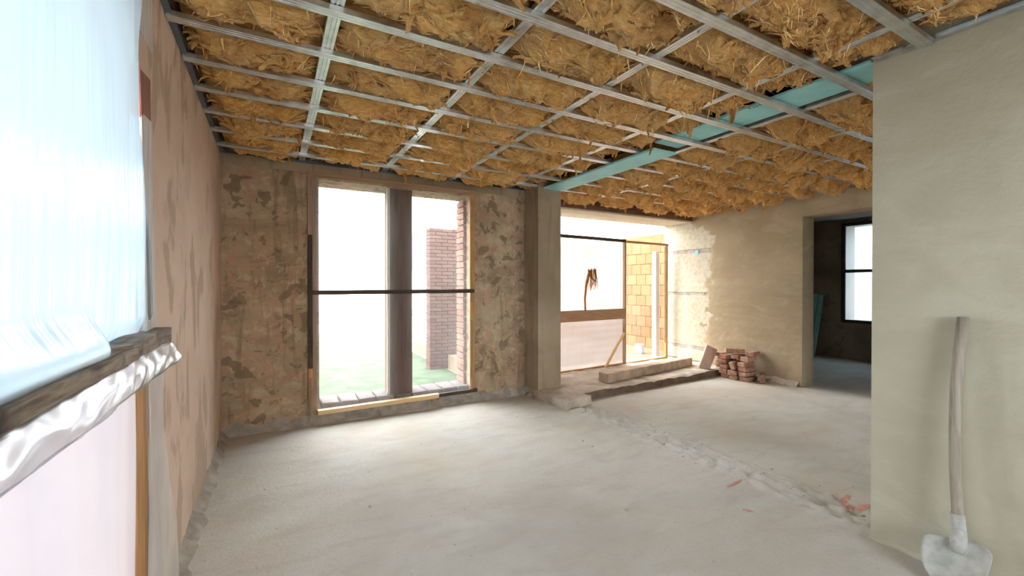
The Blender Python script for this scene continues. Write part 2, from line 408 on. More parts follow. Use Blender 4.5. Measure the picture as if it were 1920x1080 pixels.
def rubble_strip(X, Y): return sstep(2.98, 3.08, X) * (1 - sstep(3.32, 3.42, X)) * sstep(.9, 1.3, Y) * (1 - sstep(3.9, 4.15, Y))
def floor_z(X, Y):
    z = .004 * fbm(X * 1.3, Y * 1.3, 1.0, 3) + .0022 * fbm(X * 9, Y * 9, 2.0, 3)
    k = rubble_strip(X + .03 * noise(X * 4, Y * 4, 6.0), Y)
    z = z + k * (.012 + .034 * np.maximum(fbm(X * 12, Y * 8, 3.0, 4), -.45))
    # sheared seam lines left by the removed wall
    z = z + .006 * k * noise(X * 40, Y * 9, 4.0)
    return z
def axis(a, b, fine0, fine1, df, dc):
    return np.unique(np.concatenate([np.arange(a, fine0, dc), np.arange(fine0, fine1, df), np.arange(fine1, b, dc), [b]]))
xs = axis(XL - .05, XR + .02, -.45, 3.9, .018, .04); ys = axis(YN - .05, YB + .05, .7, 4.3, .02, .05)
GX, GY = np.meshgrid(xs, ys)
floor = link('floor', grid_mesh('floor', GX, GY, floor_z(GX, GY)), M['floor']); floor['kind'] = 'structure'
floor['label'] = 'bare dusty grey concrete floor'
MB().box(XL - .05, XR + .02, YN - .05, YB + .05, -.25, -.06).build('screed_bed', M['mortar'], floor)

# the red marking paint on the floor: thin coats that follow the relief
def spray(pts, w, seed):
    pts = [Vector(p + (0,)) for p in pts]; r = random.Random(seed); n = 10; L = []; 
    for i in range(n + 1):
        t = i / n * (len(pts) - 1); k = min(int(t), len(pts) - 2); p = pts[k].lerp(pts[k + 1], t - k)
        d = (pts[k + 1] - pts[k]).normalized(); s = Vector((-d.y, d.x, 0))
        ww = w * (.55 + .45 * math.sin(PI * (i + .6) / (n + 1.2))) * r.uniform(.8, 1.2)
        for q in (-1, -.33, .33, 1):
            a = p + s * ww * q; a.z = float(floor_z(np.array(a.x), np.array(a.y))) + .0022; L.append(a)
    f = [(i * 4 + k, i * 4 + k + 1, i * 4 + k + 5, i * 4 + k + 4) for i in range(n) for k in range(3)]
    link('spray_mark', mesh('spray_mark', L, f), M['spray'], floor)
_F = np.array([math.sin(YAW) * math.cos(PITCH), math.cos(YAW) * math.cos(PITCH), -math.sin(PITCH)])
_R = np.array([math.cos(YAW), -math.sin(YAW), 0]); _U = np.cross(_R, _F); _C = np.array([0, 0, CAM_H])
def un(u, v, ax, val):        # measured image point -> place on a known plane
    d = _F * FPX + _R * (u - 960) + _U * (540 - v); return _C + d * ((val - _C[ax]) / d[ax])
def fl(u, v): p = un(u, v, 2, 0.0); return (float(p[0]), float(p[1]))
spray([fl(1562, 938), fl(1590, 952), fl(1615, 962)], .018, 1)
spray([fl(1575, 944), fl(1592, 929)], .014, 2)
spray([fl(1612, 958), fl(1634, 947)], .020, 3)
spray([fl(1364, 913), fl(1392, 899)], .010, 4)
spray([fl(1392, 956), fl(1412, 960)], .012, 5)

# walls
wb = MB(); OX0, OX1, OZ0, OZ1 = .42, 2.15, .19, 2.56      # window opening in the far wall
wb.box(XL - .4, OX0, YB, YB + .40, -.2, TOP); wb.box(OX1, 3.29, YB, YB + .40, -.2, TOP)
wb.box(OX0, OX1, YB, YB + .40, OZ1, TOP); wb.box(OX0, OX1, YB, YB + .40, -.2, .115)
wall_back = struct('wall_back', wb, M['wall_back'], 'far wall with flaking pink and brown old plaster')
# smooth mortar band right under the ceiling
MB().box(XL, 2.94, YB - .006, YB, 2.615, 2.715).build('mortar_band', M['column'], wall_back)

wl = MB(); LY0, LY1, LZ0, LZ1 = -.95, 2.02, .16, 2.60     # left window opening
wl.box(XL - .4, XL, LY1, YB + .4, -.2, TOP); wl.box(XL - .4, XL, YN - .4, LY0, -.2, TOP)
wl.box(XL - .4, XL, LY0, LY1, LZ1, TOP); wl.box(XL - .4, XL, LY0, LY1, -.2, LZ0)
wall_left = struct('wall_left', wl, M['wall_left'], 'left wall of rosy beige plaster with long grey trowel streaks')
MB().box(XL - .02, XL + .004, 2.06, 2.27, 2.40, 2.62).build('lintel_end', M['grey_z'], wall_left)

# right wall: solid core, white blocks laid bare near the door, plaster coat over the rest
DY0, DY1, DZ = 2.22, 3.29, 2.425                           # doorway to the next room
wr = MB(); XC = XR + .022
wr.box(XC, XR + .29, DY1, 5.75, -.2, TOP); wr.box(XC, XR + .29, DY0, DY1, DZ, TOP); wr.box(XC, XR + .29, YN - .4, DY0, -.2, TOP)
wall_right = struct('wall_right', wr, M['mortar'], 'right wall, beige plaster with bare white blocks beside the terrace door')
def plaster_coat():
    # boundary of the coat, ragged, from floor to ceiling
    n = 120; zz = np.linspace(-.02, TOP, n)
    yb = 4.80 + .11 * fbm(zz * 2.3, 0 * zz, 3.3, 6) + .30 * sstep(2.3, 2.62, zz) + .06 * sstep(.3, 0, zz) + .05 * np.sin(zz * 2.2)
    c_ = .0125; gy = np.concatenate([[DY1 - .006], np.arange(4.5, 5.72, c_)]); gz = np.arange(-.02, TOP, c_)
    YY, ZZ = np.meshgrid(gy, gz); YBd = np.interp(ZZ, zz, yb)
    fld = YY - YBd + .13 * fbm(YY * 7, ZZ * 7, 8.0, 5) + .05 * noise(YY * 26, ZZ * 26, 3.0)
    keep = (fld[:-1, :-1] + fld[1:, 1:]) < 0; keep[:, 0] = True
    XX = XR + .012 * sstep(-.10, .02, fld) + .0025 * noise(YY * 12, ZZ * 12, 5.0) * (YY > 4.49)
    v = np.stack([XX, YY, ZZ], -1).reshape(-1, 3); m = len(gy); f = []
    for a, b in zip(*np.nonzero(keep)): q = a * m + b; f.append((q, q + m, q + m + 1, q + 1))
    me = bpy.data.meshes.new('plaster_coat'); me.from_pydata(v.tolist(), [], f)
    me.polygons.foreach_set('use_smooth', [True] * len(f)); me.update()
    o = link('plaster_coat', me, M['wall_right'], wall_right)
    mb = MB(); mb.box(XR, XC, DY0, DY1, DZ - .004, TOP); mb.box(XR, XC, YN - .4, DY0 + .006, -.1, TOP)
    mb.box(XR, XR + .296, DY1 - .012, DY1, -.1, DZ); mb.box(XR, XR + .296, DY0, DY0 + .012, -.1, DZ)
    mb.box(XR, XR + .296, DY0, DY1, DZ - .012, DZ)
    mb.build('plaster_coat', M['wall_right'], wall_right)
plaster_coat()
zc = [.0, .30, .335, .845, .875, 1.30, 1.345, 1.86, 1.90, 2.42, 2.45, 2.72]
blocks = [(4.60, 5.69, .10, .30), (4.60, 5.69, .36, 1.265), (4.60, 5.69, 1.325, 2.02), (4.60, 5.69, 2.085, 2.60)]
for (a, b, c, d) in blocks:
    me = cbox_mesh('block', .05, b - a, d - c, .008, .006)
    link('block', me, M['aac'], wall_right, (XR + .034, (a + b) / 2, (c + d) / 2))
for (yy, zz, s) in ((5.02, 2.03, .035), (5.26, 1.20, .035)):                     # blue-white plugs of filler
    me = cbox_mesh('filler_spot', .006, s * 2, s * 1.6, .002, .012); link('filler_spot', me, M['cyan'], wall_right, (XR + .008, yy, zz - (.0)))

wp = MB(); wp.box(XP0, XP1, YN, YP, -.2, TOP)
wall_part = struct('wall_partition', wp, M['wall_part'], 'smooth pale plastered partition wall on the right, shovel leaning on it')
wn = MB()  # unseen wall; its two openings are added to let in more sky light
wn.box(XL - .4, .5, YN - .4, YN, -.2, TOP); wn.box(2.3, 3.9, YN - .4, YN, -.2, TOP); wn.box(6.1, XR + .3, YN - .4, YN, -.2, TOP)
wn.box(.5, 2.3, YN - .4, YN, 2.4, TOP); wn.box(.5, 2.3, YN - .4, YN, -.2, .85)
wn.box(3.9, 4.3, YN - .4, YN, -.2, TOP); wn.box(5.7, 6.1, YN - .4, YN, -.2, TOP); wn.box(4.3, 5.7, YN - .4, YN, 2.4, TOP); wn.box(4.3, 5.7, YN - .4, YN, -.2, .9)
struct('wall_near', wn, M['wall_right'], 'wall behind the viewer with two openings added for fill light')
wc = MB(); wc.box(2.935, 3.285, 4.572, YB + .002, -.05, TOP)
wall_col = struct('wall_column', wc, M['column'], 'square plastered column between the window and the terrace door')
ce = MB(); ce.box(XL - .4, XR + .3, YN - .4, 5.75, TOP, TOP + .2)
struct('ceiling', ce, M['ceiling'], 'dark concrete slab above the insulation')
# lintel over the terrace door
li = MB(); li.box(3.27, XR + .02, 5.12, 5.5, 2.60, TOP)
lint = struct('trim_1', li, M['lintel'], 'dark brown beam over the terrace door')
MB().box(3.27, XR + .01, 5.14, 5.75, 2.575, 2.60).build('soffit', M['pale'], lint)
MB().box(3.27, XR + .02, 5.5, 5.75, 2.60, TOP).build('outer_beam', M['mortar'], lint)

# next room beyond the doorway
r2 = MB(); X2 = 9.9; w2a = un(1585, 424, 0, X2); w2b = un(1585, 600, 0, X2)
WY1 = float(w2a[1]); WY0 = WY1 - 1.25; WZ1 = float(w2a[2]); WZ0 = float(w2b[2])
r2.box(X2, X2 + .4, 1.2, WY0, -.2, TOP); r2.box(X2, X2 + .4, WY1, 5.2, -.2, TOP)
r2.box(X2, X2 + .4, WY0, WY1, WZ1, TOP); r2.box(X2, X2 + .4, WY0, WY1, -.2, WZ0)
r2.box(XR + .29, X2 + .4, 4.8, 5.2, -.2, TOP); r2.box(XR + .29, X2 + .4, 1.2, 1.6, -.2, TOP)
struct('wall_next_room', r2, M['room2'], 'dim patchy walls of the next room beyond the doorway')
f2 = MB(); f2.box(XR + .0, X2 + .4, 1.2, 5.2, -.25, -.004); struct('floor_next_room', f2, M['floor'], 'concrete floor of the dim next room')
c2 = MB(); c2.box(XR + .29, X2 + .4, 1.2, 5.2, 2.74, TOP + .2); struct('ceiling_next_room', c2, M['ceiling'], 'ceiling of the next room')
# low mortar coves along the foot of the walls
def cove(name, p0, p1, nrm, hgt, dep, mat, seed, label):
    p0, p1 = Vector(p0), Vector(p1); nrm = Vector(nrm); n = int((p1 - p0).length / .035); v = []; f = []
    prof = [(0, 1.0), (.25, .72), (.55, .42), (.85, .12), (1.0, -.3)]
    for i in range(n + 1):
        p = p0.lerp(p1, i / n)
        k = 1 + .55 * float(fbm(i * .16, seed, 0.0, 4))
        for j, (a, b) in enumerate(prof):
            q = p + nrm * (dep * a * k + .010 * float(noise(i * .5, j * .9, seed)))
            v.append((q.x, q.y, max(b * hgt * k, -.02 if b < 0 else .002) + .010 * float(noise(i * .45, j * 1.3, seed + 5))))
    m = len(prof)
    for i in range(n):
        for j in range(m - 1): a = i * m + j; f.append((a, a + 1, a + m + 1, a + m))
    o = link(name, fixn(mesh(name, v, f)), mat); o['kind'] = 'structure'; o['label'] = label
cove('baseboard_left', (XL - .004, .0, 0), (XL - .004, YB, 0), (1, 0, 0), .065, .075, M['mortar'], 1, 'crumbly mortar cove along the foot of the left wall')
cove('baseboard_back', (XL, YB + .004, 0), (2.94, YB + .004, 0), (0, -1, 0), .10, .07, M['mortar'], 2, 'rough mortar cove below the far window')
cove('baseboard_right', (XR + .004, 3.32, 0), (XR + .004, 3.95, 0), (-1, 0, 0), .075, .09, M['slab'], 3, 'broken mortar kerb along the right wall by the doorway')
cove('baseboard_partition', (XP0 + .004, -.6, 0), (XP0 + .004, YP + .008, 0), (-1, 0, 0), .020, .028, M['wall_part'], 4, 'chipped mortar along the foot of the partition wall')
cove('baseboard_column', (2.94, 4.57, 0), (2.94, YB, 0), (-1, 0, 0), .06, .06, M['mortar'], 6, 'dark rubble at the foot of the column')

# ------------------------------------------------------------------ raised slab and stone lengths by the terrace door
def rough_block(name, corners, z0, z1, mat, parent=None, res=.035, amp=.012, seed=0, label=None):
    """a hewn slab: quad outline (4 corners, anticlockwise), uneven top and sides"""
    c = [Vector(p + (0,)) for p in corners]
    nu = max(4, int((c[1] - c[0]).length / res)); nv = max(4, int((c[3] - c[0]).length / res)); nzv = max(3, int((z1 - z0) / .03))
    bm = bmesh.new(); idx = {}
    def vt(i, j, k):
        key = (i, j, k)
        if key not in idx:
            a, b, h = i / nu, j / nv, k / nzv
            p = c[0].lerp(c[1], a).lerp(c[3].lerp(c[2], a), b); x, y, z = p.x, p.y, z0 + (z1 - z0) * h
            n1 = float(fbm(x * 6, y * 6, z * 6 + seed, 4)); n2 = float(fbm(x * 6 + 40, y * 6, z * 6 + seed, 4)); n3 = float(fbm(x * 5, y * 5 + 60, z * 5 + seed, 4))
            edge = (1 if k == nzv else 0) * (1 if i in (0, nu) or j in (0, nv) else 0)
            x += amp * n1 * .9; y += amp * n2; z += (amp * n3 * .7 - edge * amp * (.5 + .5 * abs(n1)))* (h > .01)
            idx[key] = bm.verts.new((x, y, z))
        return idx[key]
    for i in range(nu):
        for j in range(nv): bm.faces.new((vt(i, j, nzv), vt(i + 1, j, nzv), vt(i + 1, j + 1, nzv), vt(i, j + 1, nzv)))
    for k in range(nzv):
        for i in range(nu):
            bm.faces.new((vt(i, 0, k), vt(i + 1, 0, k), vt(i + 1, 0, k + 1), vt(i, 0, k + 1)))
            bm.faces.new((vt(i + 1, nv, k), vt(i, nv, k), vt(i, nv, k + 1), vt(i + 1, nv, k + 1)))
        for j in range(nv):
            bm.faces.new((vt(0, j + 1, k), vt(0, j, k), vt(0, j, k + 1), vt(0, j + 1, k + 1)))
            bm.faces.new((vt(nu, j, k), vt(nu, j + 1, k), vt(nu, j + 1, k + 1), vt(nu, j, k + 1)))
    bmesh.ops.recalc_face_normals(bm, faces=bm.faces)
    me = bpy.data.meshes.new(name); bm.to_mesh(me); bm.free()
    return link(name, me, mat, parent)
PZ = .105
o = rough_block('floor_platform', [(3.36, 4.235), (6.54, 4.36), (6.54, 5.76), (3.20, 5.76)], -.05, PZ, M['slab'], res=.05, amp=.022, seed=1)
o.data.materials.append(M['dark_edge'])  # side faces take a darker brown than the top
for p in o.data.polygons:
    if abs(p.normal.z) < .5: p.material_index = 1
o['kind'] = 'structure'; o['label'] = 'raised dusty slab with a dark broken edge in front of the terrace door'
o = rough_block('floor_stub', [(2.955, 4.02), (3.37, 4.05), (3.33, 5.0), (2.90, 4.95)], -.03, .115, M['slab'], res=.03, amp=.016, seed=4)
o['kind'] = 'structure'; o['label'] = 'broken stub of foundation wall sticking out in front of the column'
stone = rough_block('stone_beam', [(3.99, 4.455), (6.13, 4.775), (6.105, 4.935), (3.965, 4.615)], PZ + .004, PZ + .135, M['stone'], res=.04, amp=.009, seed=9)
tag(stone, 'long hewn stone beam lying on the raised slab before the terrace door', 'stone beam')

# ------------------------------------------------------------------ ceiling grid
ORD = ['first', 'second', 'third', 'fourth', 'fifth', 'sixth', 'seventh', 'eighth', 'ninth', 'tenth', 'eleventh', 'twelfth', 'thirteenth', 'fourteenth', 'fifteenth']
def channel(L, w=.06, h=.027):
    """open C profile, closed side down with two pressed grooves, along local x"""
    a = w / 2
    pts = [(-a + .007, h), (-a, h), (-a, .0015), (-a + .0015, 0), (-.014, 0), (-.012, .0022), (-.008, .0022), (-.006, 0), (.006, 0), (.008, .0022), (.012, .0022), (.014, 0),
           (a - .0015, 0), (a, .0015), (a, h), (a - .007, h)]
    t = .0012; n = len(pts); v = []; f = []
    inn = [(-a + .007, h - t), (-a + t, h - t), (-a + t, .003), (-a + .003, t), (-.0135, t), (-.0125, .0034), (-.0075, .0034), (-.0065, t), (.0065, t), (.0075, .0034), (.0125, .0034), (.0135, t),
           (a - .003, t), (a - t, .003), (a - t, h - t), (a - .007, h - t)]
    loop = pts + inn[::-1]; m = len(loop)
    for x in (0, L): v += [(x, y, z) for y, z in loop]
    for k in range(m): f.append((k, (k + 1) % m, m + (k + 1) % m, m + k))
    for k in range(n - 1):
        for b in (0, m): f.append((b + k, b + k + 1, b + m - 2 - k, b + m - 1 - k))
    return fixn(mesh('channel', v, f))
ZX = 2.700          # underside of the cross profiles
ZM = ZX + .028      # underside of the main profiles resting on them
rowsY = [.49, .90, 1.31, 1.72, 2.13, 2.54, 2.95, 3.36, 3.77, 4.19, 4.61]
mainsX = [.26, 1.09, 1.88, 2.69, 3.40, 4.19, 4.98, 5.77]
for i, y in enumerate(reversed(rowsY)):
    near = y < YP + .1
    x1 = XP0 - .004 if near else XR - .004
    me = channel(x1 - (XL + .004))
    o = link('ceiling_profile', me, M['steel'], None, (XL + .004, y, ZX + .002 * math.sin(i * 3.1)), (0, .0005 * math.sin(i * 2.3), .0015 * math.sin(i * 1.7)))
    tag(o, 'galvanised steel profile crossing the ceiling, %s from the far window wall' % ORD[i], 'ceiling profile', 'cross profiles of the ceiling grid')
for i, x in enumerate(mainsX):
    y0 = .10 if x < 3 else 1.35
    y1 = YB - .01 if x < 3 else 5.10
    me = channel(y1 - y0)
    o = link('ceiling_main_profile', me, M['steel'], None, (x, y0, ZM), (0, 0, PI / 2 + .002 * math.sin(i * 2.9)))
    tag(o, 'galvanised main profile running towards the far wall, %s from the left wall' % ORD[i], 'ceiling profile', 'main profiles of the ceiling grid')
def track(name, p0, p1, nrm, mat, label):
    """U-shaped edge track fixed to a wall"""
    p0, p1 = Vector(p0), Vector(p1); n = Vector(nrm); L = []; f = []
    prof = [(0, 0), (.030, 0), (.030, .0015), (.0015, .0015), (.0015, .027), (.030, .027), (.030, .0285), (0, .0285)]
    for p in (p0, p1): L += [tuple(p + n * a + Vector((0, 0, b))) for a, b in prof]
    f = [(k, (k + 1) % 8, 8 + (k + 1) % 8, 8 + k) for k in range(8)]
    o = link(name, fixn(mesh(name, L, f)), mat); tag(o, label, 'ceiling track')
track('edge_track', (XL + .001, .1, ZX + .012), (XL + .001, YB - .002, ZX + .012), (1, 0, 0), M['dark_steel'], 'dark steel edge track along the top of the left wall')
track('edge_track', (XL + .034, YB - .001, ZX + .012), (2.93, YB - .001, ZX + .012), (0, -1, 0), M['dark_steel'], 'dark steel edge track above the far window')
track('edge_track', (XP0 - .001, .1, ZX + .012), (XP0 - .001, YP, ZX + .012), (-1, 0, 0), M['steel'], 'shiny steel edge track along the top of the partition wall')
track('edge_track', (XR - .001, 1.35, ZX + .012), (XR - .001, 5.1, ZX + .012), (-1, 0, 0), M['steel'], 'steel edge track along the top of the right wall')

# turquoise boards in the ceiling along the line of the removed wall
b1 = empty('insulation_board', (3.14, 3.7, ZX), 'turquoise foam board under the ceiling profiles, meeting the column', 'foam board', 'turquoise ceiling boards')
link('panel', cbox_mesh('panel', .30, 1.86, .022, .003, .002), M['xps'], b1, (3.16, 3.69, ZX - .0125))
b2 = empty('insulation_board', (3.14, 1.9, ZX), 'turquoise foam board above the ceiling profiles with dark printed word', 'foam board', 'turquoise ceiling boards')
link('panel', cbox_mesh('panel', .30, 1.60, .022, .003, .002), M['xps'], b2, (3.158, 1.945, ZM + .015))
tx = bpy.data.curves.new('print', 'FONT'); tx.body = 'Fassa'; tx.size = .055; tx.extrude = .0004
to = bpy.data.objects.new('tmp', tx); COL.objects.link(to); dg = bpy.context.evaluated_depsgraph_get()
tme = bpy.data.meshes.new_from_object(to.evaluated_get(dg)); bpy.data.objects.remove(to)
pt = link('printed_word', tme, M['print'], b2)
pw = un(1406, 205, 2, ZM + .004)
pt.matrix_local = Matrix.Translation(Vector((pw[0], pw[1], ZM + .0035)) - Vector((3.14, 1.9, ZX))) @ Matrix(((0, -1, 0, 0), (-1, 0, 0, 0), (0, 0, -1, 0), (0, 0, 0, 1)))
b3 = empty('insulation_board', (3.14, .8, ZX), 'turquoise foam board tucked behind the top corner of the partition wall', 'foam board', 'turquoise ceiling boards')
link('panel', cbox_mesh('panel', .30, .30, .022, .003, .002), M['xps'], b3, (3.158, .985, ZM + .015))
b3.location.y = .8

# ------------------------------------------------------------------ mineral wool batts
def batt(cx0, cx1, cy0, cy1, seed, label, over=.0, sag=.075):
    r = random.Random(seed); ang = r.uniform(-.30, .30)
    res = .0125
    nx = max(10, int((cx1 - cx0) / res)); ny = max(12, int((cy1 - cy0) / res))
    s, t = np.meshgrid(np.linspace(0, 1, nx), np.linspace(0, 1, ny))
    x = cx0 + (cx1 - cx0) * s; y = cy0 + (cy1 - cy0) * t
    ex = np.minimum(s, 1 - s) * (cx1 - cx0); ey = np.minimum(t, 1 - t) * (cy1 - cy0); e = np.minimum(ex, ey)
    ca, sa = math.cos(ang), math.sin(ang)
    px = (x * ca + y * sa); py = (-x * sa + y * ca)
    wx = .22 * noise(px * 3.1, py * 3.1, seed * 1.7); wy = .22 * noise(px * 3.1, py * 3.1, seed * 1.7 + 31)
    q1 = 1 - np.abs(noise((px + wx) * 3.0, (py + wy) * 7.5, seed * .9)) * 2
    q2 = 1 - np.abs(noise((px + wx * .8) * 6.0, (py + wy * .8) * 19, seed * .9 + 11)) * 2
    q3 = noise((px + wx * .6) * 15, (py + wy * .6) * 48, seed + 21)
    big = fbm(x * 2.6, y * 3.6, seed * 3.1, 3)
    dome = sstep(-.01, .16, e)
    z = 2.778 - dome * (sag + .055 * big + .055 * q1 + .034 * q2) - .009 * q3 * (.3 + dome)
    # torn hollows
    hol = sstep(.36, .66, noise(x * 4.5 + 9, y * 6.5, seed * 2.3)); z = z + hol * .13 * dome
    # loose lower layers drift sideways over the profiles
    dx = (.028 * noise(x * 7, y * 7, seed + 40) + .018 * noise(x * 19, y * 19, seed + 41)) * dome
    dy = (.034 * noise(x * 7, y * 7, seed + 50) + .020 * noise(x * 19, y * 19, seed + 51)) * dome 
    x2 = np.clip(x + dx, cx0 - .016, cx1 + .016); y2 = np.clip(y + dy, cy0 - .016, cy1 + .016)
    # skirt up to the slab, closed on top
    def ring(a): return np.concatenate([a[:1], a, a[-1:]], 0)
    X2, Y2, Z2 = ring(x2), ring(y2), ring(z); Z2[0] = Z2[-1] = 2.93
    X2 = np.concatenate([X2[:, :1], X2, X2[:, -1:]], 1); Y2 = np.concatenate([Y2[:, :1], Y2, Y2[:, -1:]], 1); Z2 = np.concatenate([Z2[:, :1], Z2, Z2[:, -1:]], 1)
    Z2[:, 0] = Z2[:, -1] = 2.93
    root = empty('wool_batt', ((cx0 + cx1) / 2, (cy0 + cy1) / 2, 2.72), label, 'insulation batt', 'mineral wool batts in the ceiling bays')
    body = link('wool_body', grid_mesh('wool_body', X2, Y2, Z2), M['wool'], root)
    # torn layers: ragged flakes peeling off the underside
    v = []; f = []
    for k in range(int((cx1 - cx0) * (cy1 - cy0) / .3 * 95)):
        i, j = r.randrange(2, nx - 2), r.randrange(2, ny - 2)
        a = ang + r.gauss(0, .55) + (PI if r.random() < .5 else 0)
        dx_, dy_ = math.cos(a), math.sin(a); L = r.uniform(.035, .13); w = r.uniform(.008, .028); curl = r.gauss(0, 4.0)
        droop = r.uniform(.004, .022) + (.03 if r.random() < .12 else 0); b0 = len(v); nu = 5
        for q in range(nu + 1):
            tt = q / nu; ww = w * (.35 + .9 * tt) * (1 - tt ** 3 * .75) * r.uniform(.75, 1.2)
            ox = dx_ * L * tt - dy_ * curl * (L * tt) ** 2; oy = dy_ * L * tt + dx_ * curl * (L * tt) ** 2
            for c_ in (-1, 0, 1):
                X_ = x2[j, i] + ox - dy_ * ww * c_; Y_ = y2[j, i] + oy + dx_ * ww * c_
                ii = int(np.clip((X_ - cx0) / (cx1 - cx0) * (nx - 1), 0, nx - 1)); jj = int(np.clip((Y_ - cy0) / (cy1 - cy0) * (ny - 1), 0, ny - 1))
                Z_ = z[jj, ii] * .6 + z[j, i] * .4 + .004 - .008 * (c_ == 0) - droop * tt ** 1.6 - .004 * r.random()
                v.append((min(max(X_, cx0 - .017), cx1 + .017), min(max(Y_, cy0 - .017), cy1 + .017), Z_))
        for q in range(nu):
            for c_ in (0, 1): b1 = b0 + q * 3 + c_; f.append((b1, b1 + 1, b1 + 4, b1 + 3))
    # a few heavy tufts hanging down
    for k in range(r.choice([0, 1, 1, 2, 3])):
        i, j = r.randrange(3, nx - 3), r.randrange(3, ny - 3); L = r.uniform(.05, .13); w = r.uniform(.010, .026); n_ = 7; tw = r.uniform(0, 3)
        for rib_ in range(3):
            b0 = len(v); a = tw + rib_ * 1.05; ph = r.uniform(0, 6)
            for q in range(n_ + 1):
                tt = q / n_; ww = w * (1.25 - tt) * r.uniform(.7, 1.25) * (1 if tt < .9 else .5)
                cx_ = x2[j, i] + .02 * math.sin(ph * .2 + tt * 2.5) * tt; cy_ = y2[j, i] + .012 * math.sin(ph + tt * 2)
                for c_ in (-1, 0, 1): v.append((cx_ + math.cos(a + tt) * ww * c_, cy_ + math.sin(a + tt) * ww * c_, z[j, i] + .01 - L * tt + .004 * r.random()))
            for q in range(n_):
                for c_ in (0, 1): b1 = b0 + q * 3 + c_; f.append((b1, b1 + 1, b1 + 4, b1 + 3))
    o = link('torn_layers', mesh('torn_layers', v, f), M['wool'], root, smooth=True); o['kind'] = 'stuff'
    # loose fibres: thin ribbons on the surface and wisps hanging from it
    v = []; f = []
    area = (cx1 - cx0) * (cy1 - cy0)
    dist = math.hypot((cx0 + cx1) / 2, (cy0 + cy1) / 2)
    nf = int(area / .3 * (420 if dist < 4.2 else 230))
    for k in range(nf):
        i, j = r.randrange(1, nx - 1), r.randrange(1, ny - 1)
        p = np.array([x2[j, i], y2[j, i], z[j, i] - .002])
        hang = r.random() < .05
        a = ang + r.gauss(0, .6) + (PI if r.random() < .5 else 0)
        d = np.array([math.cos(a), math.sin(a), r.uniform(-.35, .15)])
        L = r.uniform(.025, .085); w = r.uniform(.0008, .0028)
        if hang: d = np.array([r.gauss(0, .35), r.gauss(0, .35), -1.0]); L = r.uniform(.02, .085); w = r.uniform(.002, .006)
        elif r.random() < .12: L *= 1.6; w *= 2.2
        n = 4; b0 = len(v); cur = r.gauss(0, 5)
        side = np.cross(d, [0, 0, 1.0]); 
        if np.linalg.norm(side) < .15: side = np.array([math.cos(a), math.sin(a), 0])
        side = side / np.linalg.norm(side)
        for q in range(n + 1):
            tt = q / n; ww = w * (1 - tt * .8) if hang else w * math.sin(PI * (tt * .85 + .1))
            pp = p + d * L * tt + side * cur * (L * tt) ** 2 + np.array([0, 0, -.012 * math.sin(PI * tt) if not hang else 0])
            if not hang:
                ii = int(np.clip((pp[0] - cx0) / (cx1 - cx0) * (nx - 1), 0, nx - 1)); jj = int(np.clip((pp[1] - cy0) / (cy1 - cy0) * (ny - 1), 0, ny - 1))
                pp[2] = .35 * pp[2] + .65 * (z[jj, ii] - .004)
            pp[0] = min(max(pp[0], cx0 - .012), cx1 + .012); pp[1] = min(max(pp[1], cy0 - .012), cy1 + .012)
            v.append(pp - side * ww); v.append(pp + side * ww)
        for q in range(n): f.append((b0 + 2 * q, b0 + 2 * q + 1, b0 + 2 * q + 3, b0 + 2 * q + 2))
    o = link('loose_fibres', mesh('loose_fibres', v, f), M['fibre'], root); o['kind'] = 'stuff'
bx = [XL + .03, .26, 1.09, 1.88, 2.69, 2.995, 3.40, 4.19, 4.98, 5.77, XR - .02]
by = [.08] + rowsY + [YB - .033]
cols = [(XL + .05, .235), (.285, 1.065), (1.115, 1.855), (1.905, 2.665), (2.715, 2.985), (3.43, 4.165), (4.215, 4.955), (5.005, 5.745), (5.795, XR - .05)]
rows = [(by[i] + .018, by[i + 1] - .018) for i in range(len(by) - 1)]
nr = len(rows); sd = 1
for j in range(nr - 1, -1, -1):
    for i, (a, b) in enumerate(cols):
        y0, y1 = rows[j]
        if i >= 5 and y0 < 1.2: continue
        if i == 4 and y0 < YP: b = XP0 - .05
        if i >= 5 and j == nr - 1: y1 = 5.08
        if i == 0 and y0 < .4: pass
        sd += 1
        k = nr - 1 - j
        far = 'beside the far wall' if k == 0 else '%s row from far wall' % ORD[k]
        batt(a, b, y0, y1, sd, 'golden mineral wool batt, %s bay from left wall, %s' % (ORD[i], far),
             sag=(.045, .06, .068, .07, .03, .08, .085, .09, .09)[i])

# ------------------------------------------------------------------ far window (window_1): frame, pier, sill bricks, polythene
w1 = empty('window_1', (1.28, YB, .15), kind='structure', label='tall double window with timber battens in the far wall')
yf = YB - .012
timber('frame_side', (.355, yf, .15), (.355, yf, 2.60), .085, .025, M['brown_z'], w1, up=(0, 1, 0), seed=1)
timber('frame_side', (2.165, yf, .16), (2.165, yf, 2.62), .065, .03, M['pine_z'], w1, up=(0, 1, 0), seed=2)
timber('frame_head', (.31, yf, 2.60), (2.20, yf, 2.60), .055, .028, M['brown_x'], w1, up=(0, 1, 0), seed=3)
timber('cross_batten', (.36, YB - .04, 1.372), (2.18, YB - .04, 1.378), .045, .03, M['dark_x'], w1, up=(0, 1, 0), seed=4)
timber('dark_batten', (.335, YB - .036, .59), (.335, YB - .036, 1.97), .042, .02, M['dark_z'], w1, up=(0, 1, 0), seed=5)
timber('pale_batten', (.335, YB - .033, .17), (.335, YB - .034, .585), .042, .018, M['pine_z'], w1, up=(0, 1, 0), seed=6)
timber('sill_batten', (.40, YB - .06, .128), (1.70, YB - .06, .142), .075, .045, M['pine_x'], w1, up=(0, 0, 1), seed=7, ends=.01)
timber('sill_batten', (1.70, YB - .03, .135), (2.22, YB - .03, .14), .05, .04, M['dark_x'], w1, up=(0, 0, 1), seed=8)
